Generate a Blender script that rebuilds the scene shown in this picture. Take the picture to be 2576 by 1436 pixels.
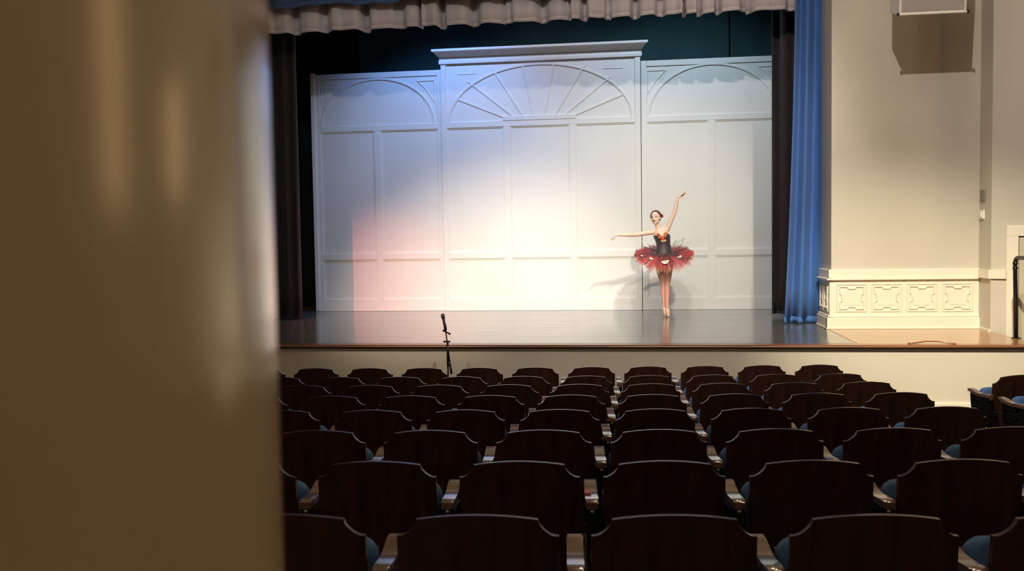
import bpy, bmesh, math, random
from mathutils import Vector, Matrix
random.seed(7)
for o in list(bpy.data.objects):
    bpy.data.objects.remove(o)
scene = bpy.context.scene
COL = scene.collection
R = math.radians

# ------------------------------------------------------------------ camera
FPX, YAW, PITCH, ROLL = 2300.0, R(7.8171), R(-2.8827), R(0.882)
fw = Vector((-math.sin(YAW) * math.cos(PITCH), math.cos(YAW) * math.cos(PITCH), math.sin(PITCH)))
rt0 = Vector((math.cos(YAW), math.sin(YAW), 0))
up0 = rt0.cross(fw)
rt = math.cos(ROLL) * rt0 - math.sin(ROLL) * up0
up = math.sin(ROLL) * rt0 + math.cos(ROLL) * up0
cam_d = bpy.data.cameras.new('camera')
cam_d.sensor_width = 36
cam_d.lens = FPX / 2576 * 36
cam_d.clip_start = 0.02
cam_d.dof.use_dof = True
cam_d.dof.focus_distance = 14.0
cam_d.dof.aperture_fstop = 7.5
cam = bpy.data.objects.new('camera', cam_d)
COL.objects.link(cam)
cam.matrix_world = Matrix(((rt.x, up.x, -fw.x, 0), (rt.y, up.y, -fw.y, 0), (rt.z, up.z, -fw.z, 2.22), (0, 0, 0, 1)))
scene.camera = cam

# ------------------------------------------------------------------ world, exposure
w = bpy.data.worlds.new('world')
scene.world = w
w.use_nodes = True
w.node_tree.nodes['Background'].inputs[0].default_value = (0.5, 0.45, 0.4, 1)
w.node_tree.nodes['Background'].inputs[1].default_value = 0.004
vs = scene.view_settings
vs.view_transform = 'Standard'
vs.look = 'None'
vs.exposure = 0.0
vs.gamma = 1.0
vs.use_curve_mapping = False

# ------------------------------------------------------------------ stage lights
def spot(name, loc, aim, power, color, size, blend, radius=0.08):
    d = bpy.data.lights.new(name, 'SPOT')
    d.energy = power
    d.color = color
    d.spot_size = R(size)
    d.spot_blend = blend
    d.shadow_soft_size = radius
    o = bpy.data.objects.new(name, d)
    COL.objects.link(o)
    o.location = loc
    o.rotation_euler = (Vector(aim) - Vector(loc)).to_track_quat('-Z', 'Y').to_euler()
    return o
# front-of-house bar hung from the ceiling
spot('front_spot_warm', (-4.2, 3.4, 8.8), (-2.5, 16.6, 0.2), 9500, (1.0, 0.82, 0.62), 28, 1.0, 0.10)
spot('front_spot_pale', (3.0, 3.4, 8.8), (-0.2, 16.6, 1.3), 4800, (1.0, 0.88, 0.69), 30, 1.0, 0.22)
spot('front_spot_flood', (-1.2, 3.4, 8.8), (-1.8, 15.5, 3.9), 720, (0.95, 0.97, 1.0), 46, 0.5, 0.14)
spot('front_spot_apron', (1.45, 3.6, 8.8), (3.75, 13.0, 0.5), 7500, (1.0, 0.89, 0.64), 26, 1.0, 0.12)
spot('front_spot_wash', (0.55, 3.4, 8.8), (3.2, 12.4, 1.2), 2000, (1.0, 0.90, 0.80), 82, 1.0, 0.05)
spot('side_spot_red', (-8.5, 3.4, 7.4), (-4.5, 16.9, 0.9), 3600, (1.0, 0.20, 0.17), 16, 0.9, 0.04)
# electrics hung over the stage behind the border curtain
spot('stage_electric_blue', (-3.5, 15.0, 7.4), (-3.6, 16.93, 3.9), 640, (0.22, 0.43, 1.0), 88, 1.0, 0.12)
spot('stage_electric_pale', (0.9, 15.0, 7.4), (0.8, 16.93, 4.0), 330, (0.60, 0.82, 1.0), 105, 1.0, 0.12)
spot('stage_electric_violet', (-1.6, 15.0, 7.4), (-1.5, 16.93, 4.0), 200, (0.80, 0.78, 1.0), 100, 1.0, 0.12)

# ------------------------------------------------------------------ helpers
def link(o, parent=None):
    COL.objects.link(o)
    if parent is not None:
        o.parent = parent
    return o

def tag(o, label=None, cat=None, group=None, kind=None):
    if label: o['label'] = label
    if cat: o['category'] = cat
    if group: o['group'] = group
    if kind: o['kind'] = kind
    return o

def empty(name, loc=(0, 0, 0), rz=0):
    o = bpy.data.objects.new(name, None)
    o.location = loc
    o.rotation_euler = (0, 0, rz)
    o.empty_display_size = 0.1
    return link(o)

def mobj(name, bm, mat, parent=None, smooth=False):
    me = bpy.data.meshes.new(name)
    bmesh.ops.recalc_face_normals(bm, faces=bm.faces)
    bm.to_mesh(me)
    bm.free()
    for m in (mat if isinstance(mat, (list, tuple)) else [mat]):
        me.materials.append(m)
    if smooth:
        for p in me.polygons:
            p.use_smooth = True
    return link(bpy.data.objects.new(name, me), parent)

def inst(name, me, parent=None, loc=(0, 0, 0), rz=0):
    o = bpy.data.objects.new(name, me)
    o.location = loc
    o.rotation_euler = (0, 0, rz)
    return link(o, parent)

def box(bm, x0, x1, y0, y1, z0, z1, bev=0.0):
    vs_ = [bm.verts.new((x, y, z)) for x in (x0, x1) for y in (y0, y1) for z in (z0, z1)]
    F = [(0, 1, 3, 2), (4, 6, 7, 5), (0, 4, 5, 1), (2, 3, 7, 6), (0, 2, 6, 4), (1, 5, 7, 3)]
    fs = [bm.faces.new([vs_[i] for i in f]) for f in F]
    if bev > 0:
        es = list({e for f in fs for e in f.edges})
        bmesh.ops.bevel(bm, geom=es, offset=bev, segments=2, affect='EDGES', profile=0.5)
    return fs

def bobj(name, dims, mat, parent=None, bev=0.0):
    bm = bmesh.new()
    box(bm, *dims, bev=bev)
    return mobj(name, bm, mat, parent)

def prism(bm, pts, axis, a0, a1, bev=0.0):
    """extrude closed 2-d outline along an axis: 'x' pts=(y,z); 'y' pts=(x,z); 'z' pts=(x,y)"""
    def P(p, a):
        return {'x': (a, p[0], p[1]), 'y': (p[0], a, p[1]), 'z': (p[0], p[1], a)}[axis]
    A = [bm.verts.new(P(p, a0)) for p in pts]
    B = [bm.verts.new(P(p, a1)) for p in pts]
    n = len(pts)
    fs = [bm.faces.new(A), bm.faces.new(B)]
    for i in range(n):
        fs.append(bm.faces.new((A[i], A[(i + 1) % n], B[(i + 1) % n], B[i])))
    if bev > 0:
        es = list({e for f in fs[:2] for e in f.edges})
        bmesh.ops.bevel(bm, geom=es, offset=bev, segments=2, affect='EDGES', profile=0.5)

def tube(bm, pts, rad, n=10, closed=False, cap=True):
    pts = [Vector(p) for p in pts]
    rads = rad if isinstance(rad, (list, tuple)) else [rad] * len(pts)
    rings = []
    N = len(pts)
    ref = None
    for i, p in enumerate(pts):
        a = pts[(i - 1) % N] if (closed or i > 0) else p
        b = pts[(i + 1) % N] if (closed or i < N - 1) else p
        t = (b - a).normalized()
        if ref is None:
            ref = Vector((0, 0, 1)) if abs(t.z) < 0.9 else Vector((1, 0, 0))
        u = ref - t * ref.dot(t)
        u.normalize()
        ref = u
        v = t.cross(u)
        rings.append([bm.verts.new(p + (u * math.cos(k * 2 * math.pi / n) + v * math.sin(k * 2 * math.pi / n)) * rads[i]) for k in range(n)])
    for i in range(N if closed else N - 1):
        a, b = rings[i], rings[(i + 1) % N]
        for k in range(n):
            bm.faces.new((a[k], a[(k + 1) % n], b[(k + 1) % n], b[k]))
    if cap and not closed:
        bm.faces.new(rings[0])
        bm.faces.new(rings[-1])

def ellipsoid(bm, c, r, rot=None, nu=16, nv=10):
    M = rot if rot is not None else Matrix.Identity(3)
    c = Vector(c)
    rows = []
    for j in range(1, nv):
        ph = math.pi * j / nv
        rows.append([bm.verts.new(c + M @ Vector((r[0] * math.sin(ph) * math.cos(2 * math.pi * i / nu), r[1] * math.sin(ph) * math.sin(2 * math.pi * i / nu), r[2] * math.cos(ph)))) for i in range(nu)])
    t = bm.verts.new(c + M @ Vector((0, 0, r[2])))
    b = bm.verts.new(c + M @ Vector((0, 0, -r[2])))
    for i in range(nu):
        k = (i + 1) % nu
        bm.faces.new((t, rows[0][i], rows[0][k]))
        bm.faces.new((b, rows[-1][k], rows[-1][i]))
        for j in range(nv - 2):
            bm.faces.new((rows[j][i], rows[j + 1][i], rows[j + 1][k], rows[j][k]))

def capsule(bm, p0, r0, p1, r1, n=12):
    p0, p1 = Vector(p0), Vector(p1)
    t = (p1 - p0).normalized()
    pts, rs = [], []
    for k in range(4):
        a = math.pi / 2 * k / 4
        pts.append(p0 - t * r0 * math.cos(a)); rs.append(max(r0 * math.sin(a), 0.0008))
    pts += [p0, p1]; rs += [r0, r1]
    for k in range(1, 5):
        a = math.pi / 2 * k / 4
        pts.append(p1 + t * r1 * math.sin(a)); rs.append(max(r1 * math.cos(a), 0.0008))
    tube(bm, pts, rs, n)

def lathe(bm, prof, n=24, loc=(0, 0, 0)):
    rings = [[bm.verts.new((loc[0] + r * math.cos(2 * math.pi * k / n), loc[1] + r * math.sin(2 * math.pi * k / n), loc[2] + z)) for k in range(n)] for r, z in prof]
    for a, b in zip(rings, rings[1:]):
        for k in range(n):
            bm.faces.new((a[k], a[(k + 1) % n], b[(k + 1) % n], b[k]))
    bm.faces.new(rings[0]); bm.faces.new(rings[-1])

# ------------------------------------------------------------------ materials
def mat(name, col, rough=0.5, metal=0.0, spec=0.5, var=0.0, scale=8.0, stretch=(1, 1, 1), bump=0.0, bscale=60.0, coat=0.0, sheen=0.0, alpha=1.0, trans=0.0, rvar=0.0):
    m = bpy.data.materials.new(name)
    m.use_nodes = True
    nt = m.node_tree
    N, L = nt.nodes, nt.links
    b = N['Principled BSDF']
    b.inputs['Roughness'].default_value = rough
    b.inputs['Metallic'].default_value = metal
    b.inputs['Specular IOR Level'].default_value = spec
    b.inputs['Coat Weight'].default_value = coat
    b.inputs['Coat Roughness'].default_value = 0.12
    b.inputs['Sheen Weight'].default_value = sheen
    b.inputs['Alpha'].default_value = alpha
    if trans:
        b.inputs['Transmission Weight'].default_value = trans
    tc = N.new('ShaderNodeTexCoord')
    mp = N.new('ShaderNodeMapping')
    mp.inputs['Scale'].default_value = stretch
    L.new(tc.outputs['Object'], mp.inputs['Vector'])
    nz = N.new('ShaderNodeTexNoise')
    nz.inputs['Scale'].default_value = scale
    nz.inputs['Detail'].default_value = 5
    L.new(mp.outputs[0], nz.inputs['Vector'])
    rp = N.new('ShaderNodeValToRGB')
    rp.color_ramp.elements[0].position = 0.3
    rp.color_ramp.elements[1].position = 0.72
    rp.color_ramp.elements[0].color = tuple(max(0, c * (1 - var)) for c in col) + (1,)
    rp.color_ramp.elements[1].color = tuple(min(1, c * (1 + var)) for c in col) + (1,)
    L.new(nz.outputs['Fac'], rp.inputs[0])
    L.new(rp.outputs[0], b.inputs['Base Color'])
    if rvar:
        mr = N.new('ShaderNodeMapRange')
        mr.inputs['To Min'].default_value = rough - rvar
        mr.inputs['To Max'].default_value = rough + rvar
        L.new(nz.outputs['Fac'], mr.inputs['Value'])
        L.new(mr.outputs[0], b.inputs['Roughness'])
    if bump:
        n2 = N.new('ShaderNodeTexNoise')
        n2.inputs['Scale'].default_value = bscale
        n2.inputs['Detail'].default_value = 3
        L.new(mp.outputs[0], n2.inputs['Vector'])
        bp = N.new('ShaderNodeBump')
        bp.inputs['Strength'].default_value = bump
        bp.inputs['Distance'].default_value = 0.01
        L.new(n2.outputs['Fac'], bp.inputs['Height'])
        L.new(bp.outputs[0], b.inputs['Normal'])
    return m

M = {}
M['wall'] = mat('wall_paint_cream', (0.54, 0.50, 0.43), 0.55, var=0.03, scale=1.5, bump=0.05, bscale=90)
M['trim'] = mat('trim_paint_cream', (0.76, 0.71, 0.60), 0.38, var=0.02, scale=2)
M['gloss_column'] = mat('column_gloss_paint', (0.74, 0.58, 0.355), 0.17, spec=0.6, var=0.05, scale=2.0, stretch=(3, 3, 0.6), bump=0.006, bscale=6)
M['stage_face'] = mat('stage_face_paint', (0.60, 0.55, 0.46), 0.45, var=0.03, scale=1.2)
M['flat'] = mat('flat_white_paint', (0.72, 0.72, 0.70), 0.5, var=0.03, scale=1.2, bump=0.03, bscale=40)
M['vinyl'] = mat('dance_vinyl_grey', (0.12, 0.12, 0.118), 0.18, coat=0.25, spec=0.5, var=0.18, scale=2.2, stretch=(0.5, 4, 1), bump=0.05, bscale=5, rvar=0.07)
M['apron_wood'] = mat('apron_wood', (0.36, 0.17, 0.065), 0.22, var=0.25, scale=2.0, stretch=(0.7, 16, 1), bump=0.03, bscale=20, coat=0.4)
M['nosing_wood'] = mat('nosing_wood', (0.21, 0.075, 0.025), 0.3, var=0.3, scale=3, stretch=(0.5, 6, 6), coat=0.3)
M['seat_wood'] = mat('seat_dark_wood', (0.048, 0.018, 0.011), 0.33, var=0.4, scale=5, stretch=(8, 8, 0.9), coat=0.25, rvar=0.06)
M['arm_wood'] = mat('armrest_wood', (0.22, 0.12, 0.075), 0.2, var=0.2, scale=6, stretch=(8, 1, 1), coat=1.0)
M['arm_wood'].node_tree.nodes['Principled BSDF'].inputs['Coat IOR'].default_value = 2.7
M['iron'] = mat('seat_black_iron', (0.008, 0.009, 0.010), 0.32, var=0.2, scale=20)
M['steel'] = mat('bolt_steel', (0.5, 0.5, 0.5), 0.3, metal=1.0)
M['blue_seat'] = mat('seat_blue_fabric', (0.07, 0.18, 0.42), 0.75, var=0.15, scale=40, bump=0.2, bscale=300, sheen=0.03)
M['pink'] = mat('pink_sticker', (0.75, 0.22, 0.26), 0.5, var=0.03)
M['carpet'] = mat('auditorium_floor', (0.05, 0.035, 0.028), 0.7, var=0.2, scale=5)
M['blue_velvet'] = mat('blue_velvet', (0.05, 0.15, 0.43), 0.7, var=0.12, scale=6, stretch=(4, 4, 0.3), sheen=0.12)
M['navy_velvet'] = mat('navy_velvet', (0.035, 0.085, 0.22), 0.75, var=0.12, scale=6, sheen=0.4)
M['grey_velvet'] = mat('mauve_grey_velvet', (0.56, 0.49, 0.50), 0.8, var=0.08, scale=5, stretch=(3, 3, 0.4), sheen=0.1, bump=0.08, bscale=70)
M['black_drape'] = mat('black_drape', (0.028, 0.020, 0.021), 0.85, var=0.15, scale=5, sheen=0.1)
M['teal_drape'] = mat('dark_teal_drape', (0.035, 0.095, 0.105), 0.9, var=0.15, scale=2)
M['near_black'] = mat('stage_house_black', (0.01, 0.01, 0.011), 0.9)
M['ceiling'] = mat('ceiling_paint', (0.5, 0.45, 0.37), 0.8, var=0.03)
M['black_pipe'] = mat('black_pipe_paint', (0.008, 0.008, 0.010), 0.3)
M['mic_black'] = mat('mic_black', (0.012, 0.010, 0.012), 0.4)
M['mic_mesh'] = mat('mic_grille', (0.35, 0.35, 0.36), 0.35, metal=0.9, bump=0.6, bscale=900)
M['plate_grey'] = mat('plate_grey', (0.22, 0.20, 0.17), 0.5)
M['plate_white'] = mat('plate_white', (0.85, 0.84, 0.80), 0.4)
M['speaker_case'] = mat('speaker_case', (0.70, 0.67, 0.62), 0.45)
M['speaker_grille'] = mat('speaker_grille', (0.36, 0.33, 0.30), 0.7, bump=0.3, bscale=400)
M['door_paint'] = mat('door_paint', (0.50, 0.45, 0.35), 0.45)
M['skin'] = mat('skin', (0.86, 0.62, 0.50), 0.45, var=0.05, scale=12)
M['tights'] = mat('pink_tights', (0.80, 0.40, 0.32), 0.6, var=0.04, scale=20)
M['shoe'] = mat('satin_shoe', (0.82, 0.55, 0.42), 0.35, sheen=0.3)
M['bodice'] = mat('bodice_charcoal', (0.045, 0.035, 0.043), 0.5, var=0.25, scale=25, sheen=0.3)
M['hair'] = mat('hair_dark', (0.10, 0.026, 0.018), 0.4, var=0.4, scale=30, stretch=(1, 1, 6))
M['red_flower'] = mat('red_flower', (0.30, 0.012, 0.022), 0.6, var=0.2, scale=60)
M['orange_app'] = mat('orange_applique', (0.85, 0.10, 0.02), 0.45, var=0.25, scale=60)
M['gold_app'] = mat('gold_applique', (0.85, 0.42, 0.14), 0.4, var=0.2, scale=60)
M['cream_app'] = mat('cream_applique', (0.90, 0.80, 0.62), 0.5, var=0.05, scale=60)
M['lips'] = mat('lips', (0.45, 0.04, 0.05), 0.4)
M['eye'] = mat('eye_dark', (0.02, 0.012, 0.01), 0.3)
M['brow'] = mat('brow', (0.10, 0.035, 0.025), 0.6)
def tulle(name, col, alpha):
    m = mat(name, col, 0.8, var=0.2, scale=30, alpha=alpha, sheen=0.4)
    return m
M['tulle_red'] = tulle('tulle_red', (0.72, 0.07, 0.075), 0.36)
M['tulle_dark'] = tulle('tulle_dark', (0.06, 0.04, 0.048), 0.30)
M['tulle_cream'] = tulle('tulle_cream', (0.85, 0.55, 0.36), 0.28)

def emit(name, col, s):
    m = bpy.data.materials.new(name)
    m.use_nodes = True
    b = m.node_tree.nodes['Principled BSDF']
    b.inputs['Base Color'].default_value = (0.8, 0.8, 0.75, 1)
    b.inputs['Emission Color'].default_value = col + (1,)
    b.inputs['Emission Strength'].default_value = s
    return m
M['amber_blind'] = emit('amber_blind_glow', (1.0, 0.62, 0.30), 3.2)  # glow of the added window panels, mirrored as streaks on the column
M['globe'] = emit('lamp_globe_glow', (1.0, 0.82, 0.58), 38.0)

# ------------------------------------------------------------------ setting: hall
HS = 0.888                    # stage floor height
YE = 11.40                    # stage front edge
def floor_z(y):
    return 0.10 + max(0.0, 0.0797 * (9.87 - y))
HX0, HX1, HY0, HZ = -12.6, 9.2, -7.0, 9.75
bm = bmesh.new()
pts = [(HY0, floor_z(HY0)), (9.87, 0.10), (YE, 0.10), (YE, -0.1), (HY0, -0.1)]
prism(bm, pts, 'x', HX0, HX1)
tag(mobj('floor', bm, M['carpet']), kind='structure')
tag(bobj('ceiling', (HX0, HX1, HY0, 14.1, HZ, HZ + 0.15), M['ceiling']), kind='structure')
tag(bobj('wall_back', (HX0, HX1, HY0 - 0.15, HY0, -0.1, HZ), M['wall']), kind='structure')
tag(bobj('wall_left', (HX0 - 0.15, HX0, HY0, YE + 0.1, -0.1, HZ), M['wall']), kind='structure')
# right side: the wall beside the apron, then the step out to the side of the hall
XR = 4.68
DX, DY = 0.820, -0.572          # direction of the splayed wall that holds the door
def onw(t, off=0.0):            # point at distance t along the splayed wall, off metres proud of it
    return (XR + DX * t + DY * off, 12.96 + DY * t - DX * off)
bm = bmesh.new()
prism(bm, [(XR, 13.395), onw(0), onw(1.8), (6.35, 11.93), (6.35, 13.395)], 'z', 0.0, HZ)
wr = tag(mobj('wall_right', bm, M['wall']), kind='structure')
bobj('wall_step', (6.35, HX1, 11.93, 12.13, 0.0, HZ), M['wall'], wr)
bobj('wall_side', (HX1, HX1 + 0.15, HY0, 12.13, -0.1, HZ), M['wall'], wr)
bobj('landing', (XR + 0.02, HX1, YE, 12.9, -0.1, 0.10), M['carpet'], wr)
for k in range(4):
    bobj('step', (XR + 0.03 + 0.28 * k, XR + 0.03 + 0.28 * (k + 1), YE + 0.2, 11.95, 0.10, HS - 0.16 * (k + 1)), M['apron_wood'], wr)
def side_strip(name, d, z0, z1, m):
    bm = bmesh.new()
    prism(bm, [(XR, 13.32), onw(0), onw(0.193), onw(0.193, d), (XR - d, 12.96 - d * 0.3), (XR - d, 13.32)], 'z', z0, z1)
    mobj(name, bm, m, wr)
side_strip('chair_rail', 0.035, 1.60, 1.715, M['trim'])
bobj('baseboard', (XR - 0.02, XR, 12.965, 13.32, HS, HS + 0.03), M['trim'], wr)

# stage front and floor
wsf = tag(bobj('wall_front_stage', (-8.2, XR + 0.02, YE + 0.06, YE + 0.2, 0.0, HS - 0.05), M['stage_face']), kind='structure')
bobj('baseboard', (-8.2, XR, YE + 0.03, YE + 0.06, 0.10, 0.19), M['trim'], wsf, 0.006)
for i, x in enumerate((-5.6, -2.35, 0.9, 4.1)):
    bobj('joint_strip', (x, x + 0.006, YE + 0.057, YE + 0.062, 0.19, HS - 0.06), M['stage_face'], wsf)
bm = bmesh.new()
prof = [(YE + 0.16, HS), (YE + 0.02, HS), (YE - 0.008, HS - 0.012), (YE - 0.012, HS - 0.022), (YE + 0.0, HS - 0.032), (YE + 0.045, HS - 0.036), (YE + 0.045, HS - 0.05), (YE + 0.16, HS - 0.05)]
prism(bm, prof, 'x', -8.2, XR + 0.02)
tag(mobj('trim_1', bm, M['nosing_wood']), kind='structure')
sf = tag(bobj('floor_stage', (-9.5, XR + 0.02, YE + 0.16, 13.4, HS - 0.12, HS - 0.004), M['apron_wood']), kind='structure')
bobj('rear_deck', (-9.5, 6.9, 13.4, 19.0, HS - 0.12, HS - 0.004), M['apron_wood'], sf)
# grey dance vinyl rolled out in strips across the stage, thin taped seams between
ys = [YE + 0.185, 12.42, 13.62, 14.82, 16.02, 17.3]
for a, b in zip(ys, ys[1:]):
    bobj('vinyl_strip', (-7.6, 2.62 if b < 14.3 else 5.0, a, b - 0.008, HS - 0.004, HS + 0.0005), M['vinyl'], sf)
# polished boards of the apron, right of the vinyl
y = YE + 0.165
while y < 13.36:
    bobj('floor_board', (2.66, XR + 0.02, y, y + 0.078, HS - 0.004, HS), M['apron_wood'], sf)
    y += 0.080
# stage house
tag(bobj('wall_back_stage', (-9.6, 7.0, 19.0, 19.2, HS - 0.1, 11), M['near_black']), kind='structure')
tag(bobj('wall_left_stage', (-9.75, -9.6, 14.1, 19.2, HS - 0.1, 11), M['near_black']), kind='structure')
tag(bobj('wall_right_stage', (7.0, 7.15, 14.1, 19.2, HS - 0.1, 11), M['near_black']), kind='structure')
tag(bobj('ceiling_stage', (-9.75, 7.15, 14.1, 19.2, 11, 11.1), M['near_black']), kind='structure')

# proscenium wall: piers and header
PY0, PY1, PX = 13.40, 14.08, 2.715
wp = tag(bobj('wall_front', (PX, 7.0, PY0, PY1, HS, HZ), M['wall']), kind='structure')
bobj('header', (-6.25, PX, PY0, PY1, 6.9, HZ), M['wall'], wp)
bobj('left_pier', (-9.6, -6.25, PY0, PY1, HS, HZ), M['wall'], wp)
bobj('left_return_wall', (-8.4, -8.2, YE, PY0, 0.0, HZ), M['wall'], wp)
bobj('left_step_wall', (HX0, -8.4, YE, YE + 0.2, 0.0, HZ), M['wall'], wp)
def wrap(name, z0, z1, d, bev=0.008, extra=None):
    bm = bmesh.new()
    box(bm, PX - d, XR, PY0 - d, PY0, z0, z1, bev)
    box(bm, PX - d, PX, PY0 - d + 0.001, PY1 + 0.0, z0, z1, bev)
    return mobj(name, bm, M['trim'], wp)
wrap('wainscot', HS, 1.60, 0.03)
wrap('shoe_moulding', HS, HS + 0.022, 0.085, 0.006)
wrap('baseboard', HS, HS + 0.165, 0.07)
wrap('baseboard_cap', HS + 0.165, HS + 0.195, 0.055, 0.012)
wrap('chair_rail', 1.60, 1.725, 0.045)
wrap('rail_bead', 1.575, 1.602, 0.075, 0.010)
def path_bar(bm, pts, wd, dp, y):
    """closed moulding path in the x-z plane standing proud of y towards the viewer"""
    n = len(pts)
    for i in range(n):
        a, b = Vector(pts[i]), Vector(pts[(i + 1) % n])
        t = (b - a).normalized()
        nn = Vector((-t[1], t[0]))
        q = [a - t * wd / 2 + nn * wd / 2, b + t * wd / 2 + nn * wd / 2, b + t * wd / 2 - nn * wd / 2, a - t * wd / 2 - nn * wd / 2]
        qi = [a + nn * wd / 6, b + nn * wd / 6, b - nn * wd / 6, a - nn * wd / 6]
        A = [bm.verts.new((p[0], y, p[1])) for p in q]
        B = [bm.verts.new((p[0], y - dp, p[1])) for p in qi]
        bm.faces.new(B)
        for k in range(4):
            bm.faces.new((A[k], A[(k + 1) % 4], B[(k + 1) % 4], B[k]))
def notched(cx, cz, hw, hh, tw, td, ch):
    """square outline with a tab stepping inward at the middle of every side"""
    tx, tz = tw * hw, tw * hh
    return [(cx - hw, cz - hh), (cx - tx - ch, cz - hh), (cx - tx, cz - hh + td), (cx + tx, cz - hh + td), (cx + tx + ch, cz - hh), (cx + hw, cz - hh),
            (cx + hw, cz - tz - ch), (cx + hw - td, cz - tz), (cx + hw - td, cz + tz), (cx + hw, cz + tz + ch), (cx + hw, cz + hh),
            (cx + tx + ch, cz + hh), (cx + tx, cz + hh - td), (cx - tx, cz + hh - td), (cx - tx - ch, cz + hh), (cx - hw, cz + hh),
            (cx - hw, cz + tz + ch), (cx - hw + td, cz + tz), (cx - hw + td, cz - tz), (cx - hw, cz - tz - ch)]
def carved(name, parent, hw, hh, big=True):
    bm = bmesh.new()
    path_bar(bm, [(-hw, -hh), (hw, -hh), (hw, hh), (-hw, hh)], 0.022, 0.012, 0)
    path_bar(bm, notched(0, 0, hw * 0.82, hh * 0.82, 0.26, 0.028 if big else 0.02, 0.022 if big else 0.012), 0.020, 0.016, 0)
    box(bm, -hw * 0.55, hw * 0.55, -0.004, 0, -hh * 0.55, hh * 0.55)
    return mobj(name, bm, M['trim'], parent)
c0 = carved('carved_panel', wp, 0.196, 0.190)
c0.location = (2.985, PY0 - 0.031, 1.325)
for x in (3.455, 3.925, 4.395):
    c = c0.copy(); link(c, wp); c.location.x = x
c1 = carved('carved_panel', wp, 0.125, 0.190, False)
c1.location = (PX - 0.031, 13.575, 1.325); c1.rotation_euler = (0, 0, -math.pi / 2)
c = c1.copy(); link(c, wp); c.location.y = 13.885

# door, casing and plates on the apron's side wall
dr = tag(empty('door_1', (XR, 12.96, 0.10), math.atan2(DY, DX)), kind='structure')
bobj('casing', (0.195, 0.335, -0.03, 0.0, 0, 2.06), M['trim'], dr, 0.006)
bobj('casing', (1.235, 1.375, -0.03, 0.0, 0, 2.06), M['trim'], dr, 0.006)
bobj('casing', (0.195, 1.375, -0.03, 0.0, 2.061, 2.20), M['trim'], dr, 0.006)
bobj('door_gap', (0.335, 1.235, -0.004, 0.0, 0, 2.06), M['near_black'], dr)
ds = bobj('door_slab', (0.342, 1.228, -0.014, -0.0045, 0.006, 2.045), M['door_paint'], dr)
bm = bmesh.new(); ellipsoid(bm, (1.15, -0.06, 0.95), (0.025, 0.025, 0.025)); box(bm, 1.142, 1.158, -0.05, -0.01, 0.942, 0.958)
mobj('knob', bm, M['steel'], ds, True)
sw = empty('light_switch', (XR, 13.27, 2.46))
tag(sw, 'small white light switch plate on the side wall by the apron', 'switch')
bobj('plate', (-0.022, 0.0, -0.075, 0.075, -0.06, 0.06), M['plate_white'], sw, 0.005)
bobj('rocker', (-0.034, -0.022, -0.03, 0.03, -0.035, 0.035), M['plate_white'], sw, 0.004)
pl = empty('wall_plate', (XR, 13.25, 2.72))
tag(pl, 'grey blank wall plate above the white light switch', 'wall plate')
bobj('plate', (-0.02, 0.0, -0.085, 0.085, -0.075, 0.075), M['plate_grey'], pl, 0.004)
bobj('screw', (-0.023, -0.02, -0.006, 0.006, 0.05, 0.062), M['steel'], pl)
bobj('screw', (-0.023, -0.02, -0.006, 0.006, -0.062, -0.05), M['steel'], pl)

# ------------------------------------------------------------------ column in the foreground
bm = bmesh.new()
CX, CY = -0.485, 0.286
lathe(bm, [(0.40, 0), (0.40, 0.10), (0.37, 0.13), (0.34, 0.16), (0.34, 0.165), (0.34, 0.19)] + [(0.34, 0.3 + 0.4 * k) for k in range(21)] + [(0.34, HZ - 0.9)], 96, (0, 0, 0))
cl = empty('column', (CX, CY, floor_z(0) - 0.02))
tag(cl, 'glossy tan painted round column standing close up at the left', 'column')
co = mobj('shaft', bm, M['gloss_column'], cl, True)
bm = bmesh.new()
lathe(bm, [(0.34, HZ - 0.9), (0.40, HZ - 0.88), (0.42, HZ - 0.86), (0.44, HZ - 0.868)], 48)
mobj('capital', bm, M['gloss_column'], cl)

# glowing panels framed as windows, added out of view for streaks on the column
def streak_window(name, loc, rz, wd, ht):
    e = tag(empty(name, loc, rz), kind='structure')
    bobj('blind', (-wd / 2, wd / 2, -0.02, -0.005, 0.0, ht), M['amber_blind'], e)
    for x in (-wd / 2 - 0.08, wd / 2):
        bobj('window_frame', (x, x + 0.08, -0.06, 0.0, -0.08, ht + 0.08), M['trim'], e)
    for z in (-0.08, ht):
        bobj('window_frame', (-wd / 2, wd / 2, -0.06, 0.0, z, z + 0.08), M['trim'], e)
    for k in range(1, 3):
        bobj('glazing_bar', (-wd / 2, wd / 2, -0.035, -0.02, ht * k / 3 - 0.015, ht * k / 3 + 0.015), M['trim'], e)
    bobj('window_sill', (-wd / 2 - 0.12, wd / 2 + 0.12, -0.12, 0.0, -0.12, -0.08), M['trim'], e)
streak_window('window_1', (HX1, 9.5, 2.75), -math.pi / 2, 1.3, 4.2)
streak_window('window_2', (6.95, 11.93, 2.95), 0.0, 0.8, 1.5)

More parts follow.
